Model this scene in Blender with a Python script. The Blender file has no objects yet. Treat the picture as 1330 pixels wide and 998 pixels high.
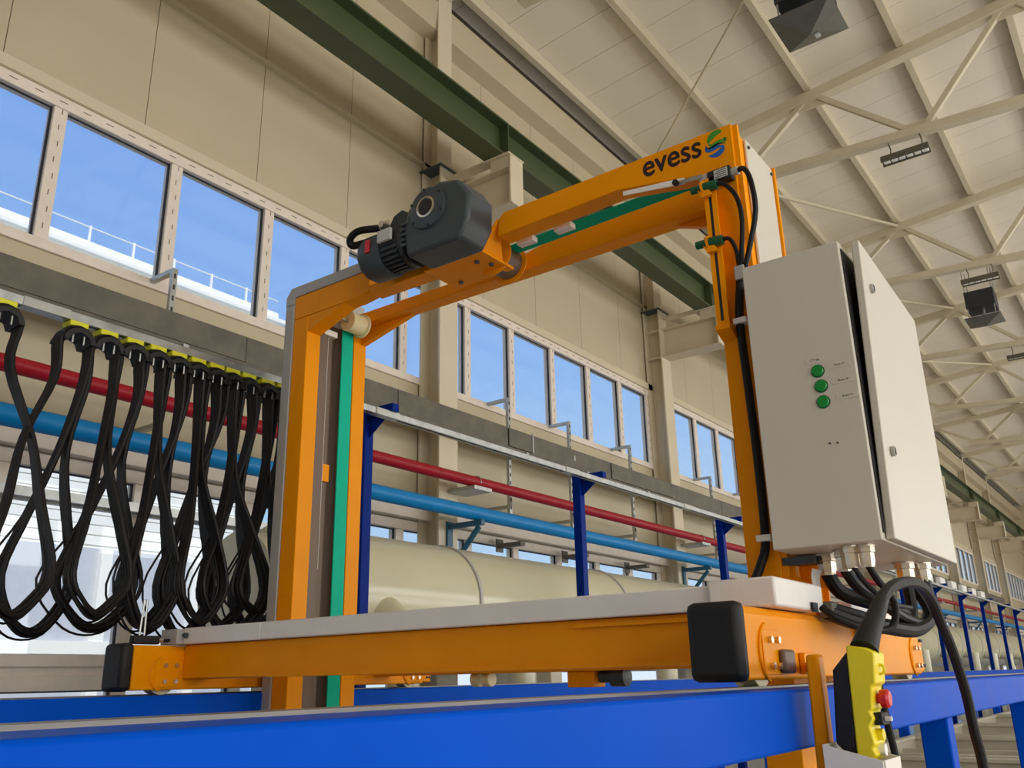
import bpy, bmesh, math, random
from mathutils import Vector, Matrix
random.seed(7)
C = bpy.context.scene.collection
scene = bpy.context.scene
PI = math.pi

# ------------------------------------------------------------------ camera
# coordinates: metres, camera at the origin, X along the hall, Y towards the window wall, Z up
YAW, PITCH, ROLL, FPX = math.radians(54.16), math.radians(18.353), math.radians(-1.2168), 1154.0
f = Vector((math.cos(PITCH)*math.sin(YAW), math.cos(PITCH)*math.cos(YAW), math.sin(PITCH)))
r0 = Vector((math.cos(YAW), -math.sin(YAW), 0)); u0 = r0.cross(f)
cr, sr = math.cos(ROLL), math.sin(ROLL)
r = cr*r0 + sr*u0; u = -sr*r0 + cr*u0
cam = bpy.data.cameras.new('camera'); co = bpy.data.objects.new('camera', cam); C.objects.link(co)
cam.sensor_fit = 'HORIZONTAL'; cam.sensor_width = 36; cam.lens = 36*FPX/1330
cam.clip_start = 0.05; cam.clip_end = 500
M = Matrix((r, u, -f)).transposed().to_4x4(); co.matrix_world = M
scene.camera = co

# ------------------------------------------------------------------ world, sun, exposure
scene.view_settings.view_transform = 'Standard'; scene.view_settings.look = 'None'
scene.view_settings.exposure = 0.0; scene.view_settings.gamma = 1.0
scene.view_settings.use_curve_mapping = False
w = bpy.data.worlds.new('sky'); scene.world = w; w.use_nodes = True
nt = w.node_tree; nt.nodes.clear()
out = nt.nodes.new('ShaderNodeOutputWorld'); bg = nt.nodes.new('ShaderNodeBackground')
tc = nt.nodes.new('ShaderNodeTexCoord'); sx = nt.nodes.new('ShaderNodeSeparateXYZ'); rp = nt.nodes.new('ShaderNodeValToRGB')
nt.links.new(tc.outputs['Generated'], sx.inputs[0]); nt.links.new(sx.outputs['Z'], rp.inputs[0])
nt.links.new(rp.outputs[0], bg.inputs[0]); nt.links.new(bg.outputs[0], out.inputs[0])
e = rp.color_ramp.elements
e[0].position = 0.0; e[0].color = (.75, .86, 1.0, 1)
e[1].position = 1.0; e[1].color = (.10, .24, .66, 1)
for pos, c in ((.12, (.53, .73, .98, 1)), (.34, (.31, .53, .97, 1)), (.52, (.24, .44, .93, 1))):
    el = e.new(pos); el.color = c
bg.inputs[1].default_value = 1.0

sun = bpy.data.lights.new('sun', 'SUN'); so = bpy.data.objects.new('sun', sun); C.objects.link(so)
sun.energy = 3.0; sun.angle = math.radians(.6); sun.color = (1, .95, .86)
so.rotation_euler = Vector((.35, .78, -.62)).to_track_quat('-Z', 'Y').to_euler()

# daylight entering through the windows of the opposite long wall (twelve metres behind the camera)
DAY = 198
for k in range(-2, 9):
    for (z0, z1, s) in ((-1.2, 2.0, .8), (3.2, 6.4, 1.0)):
        L = bpy.data.lights.new('window_daylight', 'AREA'); o = bpy.data.objects.new('window_daylight', L); C.objects.link(o)
        L.shape = 'RECTANGLE'; L.size = 5.2; L.size_y = z1-z0; L.energy = DAY*s; L.color = (1, .955, .87)
        o.location = (4.71+6*k, -11.42, (z0+z1)/2)
        o.rotation_euler = Vector((0, 1, 0)).to_track_quat('-Z', 'Z').to_euler()

# ------------------------------------------------------------------ helpers
def lin(c): return tuple(((x/255)/12.92 if x/255 <= .04045 else ((x/255+.055)/1.055)**2.4) for x in c)
MATS = {}
def mat(name, rgb, rough=.5, metal=0, var=.06, scale=6, bump=0, bscale=80, spec=.5, stretch=None):
    m = bpy.data.materials.new(name); m.use_nodes = True; n = m.node_tree; b = n.nodes['Principled BSDF']
    c = lin(rgb); b.inputs['Roughness'].default_value = rough; b.inputs['Metallic'].default_value = metal
    b.inputs['Specular IOR Level'].default_value = spec
    tcn = n.nodes.new('ShaderNodeTexCoord'); nz = n.nodes.new('ShaderNodeTexNoise')
    nz.inputs['Scale'].default_value = scale; nz.inputs['Detail'].default_value = 4
    src = tcn.outputs['Object']
    if stretch:
        mp = n.nodes.new('ShaderNodeMapping'); mp.inputs['Scale'].default_value = stretch
        n.links.new(src, mp.inputs[0]); src = mp.outputs[0]
    n.links.new(src, nz.inputs['Vector'])
    mr = n.nodes.new('ShaderNodeMapRange'); mr.inputs[3].default_value = 1-var; mr.inputs[4].default_value = 1+var
    mr.inputs[1].default_value = .3; mr.inputs[2].default_value = .7
    n.links.new(nz.outputs[0], mr.inputs[0])
    mx = n.nodes.new('ShaderNodeMix'); mx.data_type = 'RGBA'; mx.blend_type = 'MULTIPLY'; mx.inputs[0].default_value = 1
    mx.inputs[6].default_value = (*c, 1); n.links.new(mr.outputs[0], mx.inputs[7]); n.links.new(mx.outputs[2], b.inputs['Base Color'])
    mr2 = n.nodes.new('ShaderNodeMapRange'); mr2.inputs[3].default_value = max(.03, rough-.06); mr2.inputs[4].default_value = min(1, rough+.06)
    n.links.new(nz.outputs[0], mr2.inputs[0]); n.links.new(mr2.outputs[0], b.inputs['Roughness'])
    if bump:
        n2 = n.nodes.new('ShaderNodeTexNoise'); n2.inputs['Scale'].default_value = bscale
        n.links.new(src, n2.inputs['Vector'])
        bp = n.nodes.new('ShaderNodeBump'); bp.inputs['Strength'].default_value = bump; bp.inputs['Distance'].default_value = .002
        n.links.new(n2.outputs[0], bp.inputs['Height']); n.links.new(bp.outputs[0], b.inputs['Normal'])
    MATS[name] = m; return m
mat('wall', (190, 177, 148), .42, var=.03, scale=1.2)
mat('steel_cream', (208, 195, 168), .4, var=.03, scale=2)
mat('roof', (226, 217, 200), .6, var=.03, scale=.7)
mat('truss', (208, 198, 172), .5, var=.03)
mat('frame', (226, 214, 200), .4, var=.05, scale=9)
mat('gasket', (30, 27, 26), .6)
mat('orange', (250, 156, 0), .4, var=.04, scale=4, bump=.05, bscale=160, spec=.12)
mat('brown_guide', (112, 92, 76), .5, var=.12, scale=10, stretch=(8, 8, .6))
mat('blue', (0, 80, 200), .42, var=.06, scale=3, spec=.04)
mat('blue_dark', (0, 40, 128), .4, var=.08, spec=.06)
mat('rail_grey', (138, 132, 124), .38, .5, var=.15, scale=14, stretch=(.3, 6, 6))
mat('belt', (0, 186, 150), .55, spec=.15, var=.05, scale=20)
mat('cabinet', (210, 203, 188), .42, var=.015, scale=3, bump=.04, bscale=400)
mat('cover', (240, 234, 226), .4, var=.03)
mat('grey_cover', (176, 172, 166), .4, var=.05)
mat('black_rubber', (17, 17, 17), .6, var=.1, bump=.15)
mat('black_cable', (17, 13, 12), .5, var=.1, scale=25, spec=.3)
mat('slate', (62, 70, 75), .42, var=.08, scale=8)
mat('slate_dark', (38, 42, 46), .45, var=.08)
mat('steel', (178, 178, 172), .32, .85, var=.08, scale=12)
mat('galv', (176, 178, 176), .36, .75, var=.14, scale=18)
mat('tray', (96, 90, 78), .5, .15, var=.22, scale=5)
mat('nickel', (214, 204, 186), .25, .9, var=.05)
mat('red_pipe', (156, 20, 36), .4, var=.06, spec=.25)
mat('blue_pipe', (0, 124, 190), .4, var=.06, spec=.3)
mat('teal_steel', (24, 92, 118), .4)
mat('duct', (206, 200, 168), .2, var=.03, scale=2, spec=.6)
mat('crane_green', (66, 76, 48), .4, var=.10, scale=2)
mat('dark_gap', (58, 46, 34), .8)
mat('cream_roller', (238, 226, 178), .4)
mat('yellow', (244, 222, 30), .38, var=.03)
mat('lime', (216, 214, 40), .45)
mat('red', (206, 24, 34), .32)
mat('white', (240, 238, 232), .4)
mat('label_grey', (196, 196, 190), .5)
mat('sensor_green', (12, 84, 50), .4)
mat('ink', (34, 14, 20), .5)
mat('logo_green', (60, 150, 44), .45)
mat('logo_blue', (26, 96, 178), .45)
mat('logo_navy', (16, 52, 76), .45)
mat('lamp_green', (8, 142, 58), .22)
mat('fan_grey', (112, 112, 106), .3, .5, var=.08)
mat('tank', (206, 198, 178), .5, var=.05)
mat('floor', (176, 170, 160), .45, var=.08, scale=.6)
mat('ground', (190, 186, 178), .8, var=.1, scale=.3)
mat('facade', (250, 246, 236), .7, var=.02)
mat('facade_grey', (196, 198, 204), .7, var=.04)
m = bpy.data.materials.new('glass'); m.use_nodes = True; n = m.node_tree; n.nodes.clear()
o_ = n.nodes.new('ShaderNodeOutputMaterial'); t_ = n.nodes.new('ShaderNodeBsdfTransparent'); g_ = n.nodes.new('ShaderNodeBsdfGlossy')
x_ = n.nodes.new('ShaderNodeMixShader')
x_.inputs[0].default_value = .035; g_.inputs['Roughness'].default_value = .03; t_.inputs[0].default_value = (.95, .97, .97, 1)
n.links.new(t_.outputs[0], x_.inputs[1]); n.links.new(g_.outputs[0], x_.inputs[2]); n.links.new(x_.outputs[0], o_.inputs[0])
MATS['glass'] = m

WLOC = {}
def wl(p): return WLOC.get(p.name, Vector((0, 0, 0))) if p else Vector((0, 0, 0))
class MB:
    def __init__(s): s.v = []; s.f = []
    def quadbox(s, p):            # p: 4 bottom + 4 top
        b = len(s.v); s.v += [tuple(q) for q in p]
        s.f += [(b, b+3, b+2, b+1), (b+4, b+5, b+6, b+7)] + [(b+i, b+(i+1) % 4, b+4+(i+1) % 4, b+4+i) for i in range(4)]
        return s
    def box(s, x0, x1, y0, y1, z0, z1):
        return s.quadbox([(x0, y0, z0), (x1, y0, z0), (x1, y1, z0), (x0, y1, z0), (x0, y0, z1), (x1, y0, z1), (x1, y1, z1), (x0, y1, z1)])
    def prism(s, ax, pts, a0, a1):
        def P(a, q): return {'x': (a, q[0], q[1]), 'y': (q[0], a, q[1]), 'z': (q[0], q[1], a)}[ax]
        b = len(s.v); n = len(pts)
        s.v += [P(a0, q) for q in pts] + [P(a1, q) for q in pts]
        s.f += [tuple(b+i for i in range(n))[::-1], tuple(b+n+i for i in range(n))]
        s.f += [(b+i, b+(i+1) % n, b+n+(i+1) % n, b+n+i) for i in range(n)]
        return s
    def frame_of(s, d):
        d = Vector(d).normalized(); a = Vector((0, 0, 1)) if abs(d.z) < .95 else Vector((1, 0, 0))
        x = d.cross(a).normalized(); y = x.cross(d).normalized(); return x, y
    def bar(s, p0, p1, w, h):     # box beam from p0 to p1 (axis through the centre)
        p0 = Vector(p0); p1 = Vector(p1); x, y = s.frame_of(p1-p0)
        c = [(-w/2, -h/2), (w/2, -h/2), (w/2, h/2), (-w/2, h/2)]
        return s.quadbox([p0+x*a+y*b for a, b in c]+[p1+x*a+y*b for a, b in c])
    def lathe(s, p0, d, prof, n=20, ph=0):  # prof: (radius, distance along d)
        p0 = Vector(p0); d = Vector(d).normalized(); x, y = s.frame_of(d); b = len(s.v); m = len(prof)
        for (rr, h) in prof:
            for i in range(n):
                a = 2*PI*i/n+ph; s.v.append(tuple(p0+d*h+(x*math.cos(a)+y*math.sin(a))*rr))
        for j in range(m-1):
            for i in range(n):
                k = (i+1) % n; s.f.append((b+j*n+i, b+j*n+k, b+(j+1)*n+k, b+(j+1)*n+i))
        s.f.append(tuple(b+i for i in range(n))[::-1]); s.f.append(tuple(b+(m-1)*n+i for i in range(n)))
        return s
    def cyl(s, p0, p1, r0, r1=None, n=16, ph=0):
        p0 = Vector(p0); p1 = Vector(p1)
        return s.lathe(p0, p1-p0, [(r0, 0), (r0 if r1 is None else r1, (p1-p0).length)], n, ph)
    def tube(s, pts, rad, n=8, smooth=4):
        P = [Vector(q) for q in pts]
        if smooth and len(P) > 2:
            Q = []
            for i in range(len(P)-1):
                a = P[max(0, i-1)]; b = P[i]; c = P[i+1]; d = P[min(len(P)-1, i+2)]
                for k in range(smooth):
                    t = k/smooth
                    Q.append(.5*((2*b)+(c-a)*t+(2*a-5*b+4*c-d)*t*t+(3*b-a-3*c+d)*t*t*t))
            Q.append(P[-1]); P = Q
        b0 = len(s.v); x = None
        for i, q in enumerate(P):
            t = (P[min(i+1, len(P)-1)]-P[max(i-1, 0)]).normalized()
            if x is None: x, _ = s.frame_of(t)
            else: x = (x-t*x.dot(t)); x = x.normalized() if x.length > 1e-6 else s.frame_of(t)[0]
            y = t.cross(x); rr = rad(i/(len(P)-1)) if callable(rad) else rad
            for k in range(n):
                a = 2*PI*k/n; s.v.append(tuple(q+(x*math.cos(a)+y*math.sin(a))*rr))
        m = len(P)
        for j in range(m-1):
            for i in range(n):
                k = (i+1) % n; s.f.append((b0+j*n+i, b0+j*n+k, b0+(j+1)*n+k, b0+(j+1)*n+i))
        s.f.append(tuple(b0+i for i in range(n))[::-1]); s.f.append(tuple(b0+(m-1)*n+i for i in range(n)))
        return s
    def build(s, name, m, parent=None, bev=0, smooth=True, kind=None):
        V = [Vector(q) for q in s.v]
        lo = Vector((min(q.x for q in V), min(q.y for q in V), min(q.z for q in V))); hi = Vector((max(q.x for q in V), max(q.y for q in V), max(q.z for q in V)))
        c = (lo+hi)/2
        me = bpy.data.meshes.new(name); me.from_pydata([tuple(q-c) for q in V], [], s.f)
        bm = bmesh.new(); bm.from_mesh(me); bmesh.ops.recalc_face_normals(bm, faces=bm.faces); bm.to_mesh(me); bm.free()
        if smooth:
            me.polygons.foreach_set('use_smooth', [True]*len(me.polygons)); me.set_sharp_from_angle(angle=math.radians(35))
        me.materials.append(MATS[m]); o = bpy.data.objects.new(name, me); C.objects.link(o)
        o.location = c-wl(parent)
        if parent: o.parent = parent
        WLOC[o.name] = c
        if bev:
            b = o.modifiers.new('bevel', 'BEVEL'); b.width = bev; b.segments = 2; b.limit_method = 'ANGLE'; b.angle_limit = math.radians(40)
        if kind: o['kind'] = kind
        return o
def tag(o, label, cat=None, group=None, kind=None):
    if label: o['label'] = label
    if cat: o['category'] = cat
    if group: o['group'] = group
    if kind: o['kind'] = kind
    return o
def thing(name, label, cat, loc, group=None, kind=None):
    o = bpy.data.objects.new(name, None); C.objects.link(o); o.location = loc; o.empty_display_size = .1
    WLOC[o.name] = Vector(loc)
    return tag(o, label, cat, group, kind)
KIDS = {}
def dup(root, off, label=None, group=None, name=None):
    def cp(o, par):
        c = o.copy(); C.objects.link(c)
        if par: c.parent = par
        for ch in [x for x in bpy.data.objects if x.parent == o]: cp(ch, c)
        return c
    c = cp(root, None); c.location = root.location+Vector(off); WLOC[c.name] = c.location.copy()
    if name: c.name = name
    if label: c['label'] = label
    if group: c['group'] = group
    return c
def copies(o, offs):              # copies of one piece beside itself, under the same parent
    for d in offs:
        c = o.copy(); C.objects.link(c); c.location = o.location+Vector(d); WLOC[c.name] = WLOC[o.name]+Vector(d)
ORD = ['first', 'second', 'third', 'fourth', 'fifth', 'sixth', 'seventh', 'eighth', 'ninth', 'tenth', 'eleventh', 'twelfth', 'thirteenth', 'fourteenth', 'fifteenth', 'sixteenth', 'seventeenth', 'eighteenth', 'nineteenth', 'twentieth']
FLOOR = -2.4; X0, X1 = -13.0, 61.0; COLX = [1.71+6*k for k in range(-1, 10)]
WY = 6.85

# ================================================================== the room
fl = MB().box(X0, X1, -11.7, 7.1, FLOOR-.2, FLOOR).build('floor', 'floor'); tag(fl, 'grey concrete hall floor below the tanks', None, None, 'structure')
gr = MB().box(-60, 120, 7.1, 90, FLOOR-.4, FLOOR-.1).build('ground', 'ground'); tag(gr, 'pale paved ground outside the window wall', None, None, 'structure')

# window wall: backing strips plus separate sheet panels
W0, W1_, W2 = (-2.0, .07), (.17, 1.70), (3.39, 4.78)
wb = MB()
for z0, z1 in ((FLOOR, W0[0]), (W0[1], W1_[0]), (W1_[1], W2[0]), (W2[1], 9.3)):
    wb.box(X0, X1, WY+.03, WY+.22, z0, z1)
wall = wb.build('wall_back', 'wall', smooth=False); tag(wall, 'cream sheet panel wall with two rows of strip windows', None, None, 'structure')
PW = 1.275
px0 = 3.75-PW*8
zbands = [(W2[1]+.16, 6.38), (6.46, 8.95)]
proto = {}
i = 0; x = px0
while x < X1-PW:
    for bi, (z0, z1) in enumerate(zbands):
        if bi not in proto: proto[bi] = MB().box(x+.004, x+PW-.004, WY, WY+.03, z0, z1).build('wall_panel', 'wall', wall, smooth=False); proto[bi]['x'] = x
        else: copies(proto[bi], [(x-proto[bi]['x'], 0, 0)])
    x += PW
for b in proto.values(): del b['x']
MB().box(X0, X1, WY, WY+.03, W1_[1], W2[0]).build('sill_band', 'wall', wall, smooth=False)
MB().box(X0, X1, WY, WY+.03, W0[1], W1_[0]).build('lower_sill_band', 'frame', wall, smooth=False)
MB().prism('x', [(WY, 6.38), (WY-.05, 6.40), (WY-.05, 6.44), (WY, 6.46)], X0, X1).build('girt', 'wall', wall)
MB().prism('x', [(WY, W2[1]+.02), (WY-.05, W2[1]+.03), (WY-.05, W2[1]+.14), (WY, W2[1]+.16)], X0, X1).build('head_flashing', 'steel_cream', wall)
MB().prism('x', [(WY, 8.42), (6.62, 8.46), (6.58, 8.9), (6.62, 8.95), (WY, 8.95)], X0, X1).build('eave_girt', 'wall', wall)
MB().box(X0, X1, WY-.02, WY+.03, 8.95, 9.32).build('eave_gap', 'dark_gap', wall, smooth=False)
MB().box(X0, X1, 6.72, WY, 1.73, 1.88).build('lower_girt', 'frame', wall, bev=.006)

# strip windows, one per bay and row
wn = 0
BAY1 = [2.99, 4.115, 5.207, 6.28, 7.27]; BAYN = [.78, 1.76, 2.79, 3.82, 4.83, 5.80]
for k in range(-1, 10):
    bx0, bx1 = COLX[k+1], min(COLX[k+1]+6, X1-.2)
    mull = BAY1 if k == 0 else [bx0+q for q in BAYN if bx0+q < X1-.4]
    for row, (z0, z1) in (('upper', W2), ('lower', W1_), ('bottom', W0)):
        if row == 'bottom' and k > 0: continue
        wn += 1
        t = thing('window_%d' % wn, '%s strip window in the %s bay of the window wall' % (row, ORD[k+1]), None, (bx0+3, WY, z0), None, 'structure')
        MB().box(bx0, bx1, WY-.03, WY+.1, z1-.09, z1+.02).build('top_rail', 'frame', t, bev=.006)
        MB().box(bx0, bx1, WY-.03, WY+.1, z0-.02, z0+.07).build('bottom_rail', 'frame', t, bev=.006)
        m0 = MB().box(mull[0]-.06, mull[0]+.06, WY-.02, WY+.1, z0+.07, z1-.09).build('mullion', 'frame', t, bev=.006)
        copies(m0, [(q-mull[0], 0, 0) for q in mull[1:]])
        g0 = MB().box(mull[0]-.074, mull[0]-.06, WY+.012, WY+.034, z0+.07, z1-.09).build('gasket', 'gasket', t, smooth=False)
        copies(g0, [(q-mull[0], 0, 0) for q in mull[1:]])
        MB().box(bx0, bx1, WY+.02, WY+.034, z1-.100, z1-.09).build('top_gasket', 'gasket', t, smooth=False)
        if k in (0, 1) and row == 'upper':
            db = MB()
            for q in mull:
                for i_ in range(8): db.box(q-.006+.012*(i_ % 2), q+.002+.012*(i_ % 2), WY-.0215, WY-.0195, z0+.16+.155*i_, z0+.21+.155*i_)
            xq = bx0+.2
            while xq < bx1-.2:
                db.box(xq, xq+.07, WY-.0315, WY-.0295, z1-.034, z1-.026); xq += .21
            db.build('drain_slots', 'brown_guide', t, smooth=False, kind='stuff')
        edges = [bx0]+mull+[bx1]
        for a, b in zip(edges[:-1], edges[1:]):
            if b-a > .25: MB().box(a+.05, b-.05, WY+.03, WY+.036, z0+.05, z1-.07).build('pane', 'glass', t, smooth=False)

# opposite wall and hall ends (behind the camera)
ob = MB()
for z0, z1 in ((FLOOR, -1.2), (2.0, 3.2), (6.4, 9.4)): ob.box(X0, X1, -11.7, -11.5, z0, z1)
for k in range(-2, 10):
    for z0, z1 in ((-1.2, 2.0), (3.2, 6.4)): ob.box(1.71+6*k-.4, 1.71+6*k+.4, -11.7, -11.5, z0, z1)
ow = ob.build('wall_front', 'wall', smooth=False); tag(ow, 'opposite cream hall wall with tall windows', None, None, 'structure')
e1 = MB().box(X0-.2, X0, -11.7, 7.1, FLOOR, 10.6).build('wall_left', 'wall'); tag(e1, 'plain cream end wall behind the camera', None, None, 'structure')
e2 = MB().box(X1, X1+.2, -11.7, 7.1, FLOOR, 10.6).build('wall_right', 'wall'); tag(e2, 'far cream end wall of the hall', None, None, 'structure')

# roof: separate sheet panels on purlins
def rz(y): return 10.1-.1*y if y > -2.5 else 10.1-.1*(-5-y)
RP = .76
ceil = MB().quadbox([(X0, -11.8, rz(-11.8)), (X1, -11.8, rz(-11.8)), (X1, -2.5, rz(-2.5)), (X0, -2.5, rz(-2.5)), (X0, -11.8, rz(-11.8)+.1), (X1, -11.8, rz(-11.8)+.1), (X1, -2.5, rz(-2.5)+.1), (X0, -2.5, rz(-2.5)+.1)]).build('ceiling', 'roof')
tag(ceil, 'cream sheet ceiling sloping up from the window wall', None, None, 'structure')
rp0 = MB().quadbox([(X0+.004, -2.5, rz(-2.5)), (X0+RP-.004, -2.5, rz(-2.5)), (X0+RP-.004, 7.1, rz(7.1)), (X0+.004, 7.1, rz(7.1)), (X0+.004, -2.5, rz(-2.5)+.05), (X0+RP-.004, -2.5, rz(-2.5)+.05), (X0+RP-.004, 7.1, rz(7.1)+.05), (X0+.004, 7.1, rz(7.1)+.05)]).build('roof_panel', 'roof', ceil, smooth=False)
copies(rp0, [(RP*i, 0, 0) for i in range(1, int((X1-X0)/RP)+1)])
MB().quadbox([(X0, -2.5, rz(-2.5)+.055), (X1, -2.5, rz(-2.5)+.055), (X1, 7.1, rz(7.1)+.055), (X0, 7.1, rz(7.1)+.055), (X0, -2.5, rz(-2.5)+.15), (X1, -2.5, rz(-2.5)+.15), (X1, 7.1, rz(7.1)+.15), (X0, 7.1, rz(7.1)+.15)]).build('roof_deck', 'roof', ceil, smooth=False)
for i in range(-2, 10):
    y = 6.5-1.55*i
    if y > 6.8 or y < -11: continue
    zt = rz(y)-.002
    p_ = MB().prism('x', [(y-.05, zt-.2), (y+.05, zt-.2), (y+.05, zt-.185), (y-.03, zt-.185), (y-.03, zt-.015), (y+.05, zt-.015), (y+.05, zt), (y-.05, zt)], X0, X1).build('purlin', 'truss', ceil, smooth=False)

# ================================================================== roof trusses
t = thing('roof_truss', 'x', 'roof truss', (COLX[1], 6.5, 8.2), 'roof trusses along the hall')
xt = COLX[1]
def tc_(y): return rz(y)-.30
def bc_(y): return 8.03+.055*y if y > -2.5 else 8.03+.055*(-5-y)
def chord(fn, y0, y1, wd, h, nm):
    b = MB(); a, c = fn(y0), fn(y1)
    b.quadbox([(xt-wd/2, y0, a-h/2), (xt+wd/2, y0, a-h/2), (xt+wd/2, y1, c-h/2), (xt-wd/2, y1, c-h/2), (xt-wd/2, y0, a+h/2), (xt+wd/2, y0, a+h/2), (xt+wd/2, y1, c+h/2), (xt-wd/2, y1, c+h/2)])
    b.build(nm, 'truss', t, bev=.008)
chord(tc_, 6.6, -2.5, .2, .18, 'top_chord'); chord(tc_, -2.5, -11.5, .2, .18, 'top_chord')
chord(bc_, 5.3, -2.5, .16, .14, 'bottom_chord'); chord(bc_, -2.5, -11.0, .16, .14, 'bottom_chord')
tops = [6.5-3.12*i for i in range(6)]; bots = [4.94-3.12*i for i in range(5)]
for i, yb in enumerate(bots):
    for yt in (tops[i], tops[i+1]):
        MB().bar((xt, yt+(.12 if yt < yb else -.12), tc_(yt)-.05), (xt, yb+(.1 if yt > yb else -.1), bc_(yb)+.04), .09, .09).build('diagonal', 'truss', t, bev=.004)
    MB().box(xt-.012, xt+.012, yb-.2, yb+.2, bc_(yb)-.02, bc_(yb)+.18).build('gusset', 'truss', t, smooth=False)
for yt in tops[1:-1]:
    MB().box(xt-.012, xt+.012, yt-.24, yt+.24, tc_(yt)-.22, tc_(yt)).build('gusset', 'truss', t, smooth=False)
t['label'] = 'cream roof truss over the near bay, first from the camera'
for k in range(1, 9):
    dup(t, (6*k, 0, 0), 'cream roof truss spanning the hall, %s from the camera' % ORD[k])
# roof bracing rods between trusses
for j, (a, b) in enumerate((((10.3, 2.95, 9.44), (13.5, 6.5, 9.08)),)):
    rd = MB().cyl(a, b, .018, n=8).build('bracing_rod', 'truss'); tag(rd, 'thin diagonal bracing rod under the roof left of the portal corner', 'rod')
for j, xx in enumerate((13.7, 19.7, 25.7)):
    bs = MB().bar((xx+.1, 4.94, bc_(4.94)+.05), (xx+5.9, 3.4, tc_(3.4)+.02), .05, .05).build('bracing_strut', 'truss'); tag(bs, 'light diagonal strut between trusses, %s from the camera' % ORD[j], 'strut', 'roof bracing struts')

# ================================================================== wall columns
def isec(b, ax, a0, a1, c1, lo, hi, wd, tf, tw):
    return b
t = thing('steel_column', 'x', 'column', (COLX[1], 6.66, FLOOR), 'steel columns along the window wall')
xc = COLX[1]
MB().prism('z', [(xc-.165, 6.50), (xc+.165, 6.50), (xc+.165, 6.525), (xc+.012, 6.525), (xc+.012, 6.80), (xc+.165, 6.80), (xc+.165, 6.825), (xc-.165, 6.825), (xc-.165, 6.80), (xc-.012, 6.80), (xc-.012, 6.525), (xc-.165, 6.525)], FLOOR, 6.26).build('lower_shaft', 'steel_cream', t, smooth=False)
MB().box(xc-.2, xc+.2, 6.47, 6.84, 6.26, 6.285).build('cap_plate', 'slate', t, bev=.004)
MB().prism('z', [(xc-.14, 6.58), (xc+.14, 6.58), (xc+.14, 6.60), (xc+.01, 6.60), (xc+.01, 6.80), (xc+.14, 6.80), (xc+.14, 6.82), (xc-.14, 6.82), (xc-.14, 6.80), (xc-.01, 6.80), (xc-.01, 6.60), (xc-.14, 6.60)], 6.285, 9.1).build('upper_shaft', 'steel_cream', t, smooth=False)
for z in (5.36, 5.87): MB().box(xc-.155, xc+.155, 6.53, 6.79, z-.01, z+.01).build('stiffener', 'steel_cream', t, smooth=False)
cb = MB().box(xc-.13, xc+.13, 5.46, 6.5, 5.865, 5.885).box(xc-.15, xc+.15, 5.40, 6.5, 5.35, 5.37).box(xc-.009, xc+.009, 5.47, 6.5, 5.37, 5.865).build('corbel', 'steel_cream', t, smooth=False)
MB().box(xc-.13, xc+.13, 5.43, 5.458, 5.372, 6.03).build('end_plate', 'steel_cream', cb, bev=.004)
MB().box(xc-.12, xc+.12, 5.46, 5.74, 5.887, 6.035).build('bearing_block', 'steel_cream', cb, bev=.004)
MB().box(xc-.16, xc+.16, 5.43, 5.84, 6.036, 6.058).build('bearing_plate', 'steel_cream', cb, bev=.004)
MB().prism('x', [(6.1, 5.886), (6.45, 5.886), (6.45, 6.1)], xc-.01, xc+.01).build('gusset', 'steel_cream', cb, smooth=False)
MB().box(xc-.08, xc+.08, 5.83, 6.46, 6.10, 6.115).build('tie_plate', 'steel_cream', cb, smooth=False)
t['label'] = 'steel wall column left of the frame, nearest the camera'
for k in range(1, 9):
    dup(t, (6*k, 0, 0), 'cream steel wall column with crane corbel behind the portal frame' if k == 1 else 'cream steel wall column with crane corbel, %s from the camera' % ORD[k])

# crane runway beam
t = thing('crane_beam', 'dark green crane runway beam resting on the wall corbels', 'beam', (7.71, 5.665, 6.06))
sg = None
for k in range(-1, 9):
    xa, xb = COLX[k+1]+.012, COLX[k+1]+6-.012
    if sg is None:
        yc = 5.665
        sg = MB().prism('x', [(yc-.145, 6.06), (yc+.145, 6.06), (yc+.145, 6.085), (yc+.008, 6.085), (yc+.008, 6.53), (yc+.145, 6.53), (yc+.145, 6.555), (yc-.145, 6.555), (yc-.145, 6.53), (yc-.008, 6.53), (yc-.008, 6.085), (yc-.145, 6.085)], xa, xb).build('beam_segment', 'crane_green', t, smooth=False)
        st = MB().box(xb-.02, xb, yc-.14, yc+.14, 6.085, 6.53).build('end_stiffener', 'crane_green', sg, smooth=False)
    else:
        c = sg.copy(); C.objects.link(c); c.location = sg.location+Vector((6*(k+1), 0, 0)); c2 = st.copy(); C.objects.link(c2); c2.parent = c
rl = MB().box(X0, X1, 5.63, 5.70, 6.556, 6.62).build('rail', 'rail_grey', t, smooth=False)

# ================================================================== services on the window wall
# steel cable trunking
t = thing('cable_trunking', 'dark grey steel cable trunking running below the upper windows', 'cable trunking', (10, 6.4, 2.75))
TZ0, TZ1 = 2.757, 3.006
x = X0+.2; j = 0
while x < 46:
    L = random.choice((2.0, 2.0, 1.0, .55)) if x > 4.5 else 2.5
    d = random.choice((0, 0, .008, .015))
    s_ = MB().box(x+.004, x+L-.006, 6.36-d, 6.46, TZ0+d*.4, TZ1-d*.5).build('cover_plate', 'tray', t, bev=.004)
    if j % 3 == 1: MB().box(x+L*.5-.02, x+L*.5+.02, 6.355-d, 6.36-d, (TZ0+TZ1)/2-.03, (TZ0+TZ1)/2+.04).build('latch', 'galv', s_, smooth=False)
    if L < 2: MB().box(x+L-.05, x+L-.02, 6.35-d, 6.36-d, TZ0, TZ1+.02).build('clip', 'galv', s_, smooth=False)
    x += L; j += 1
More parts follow.
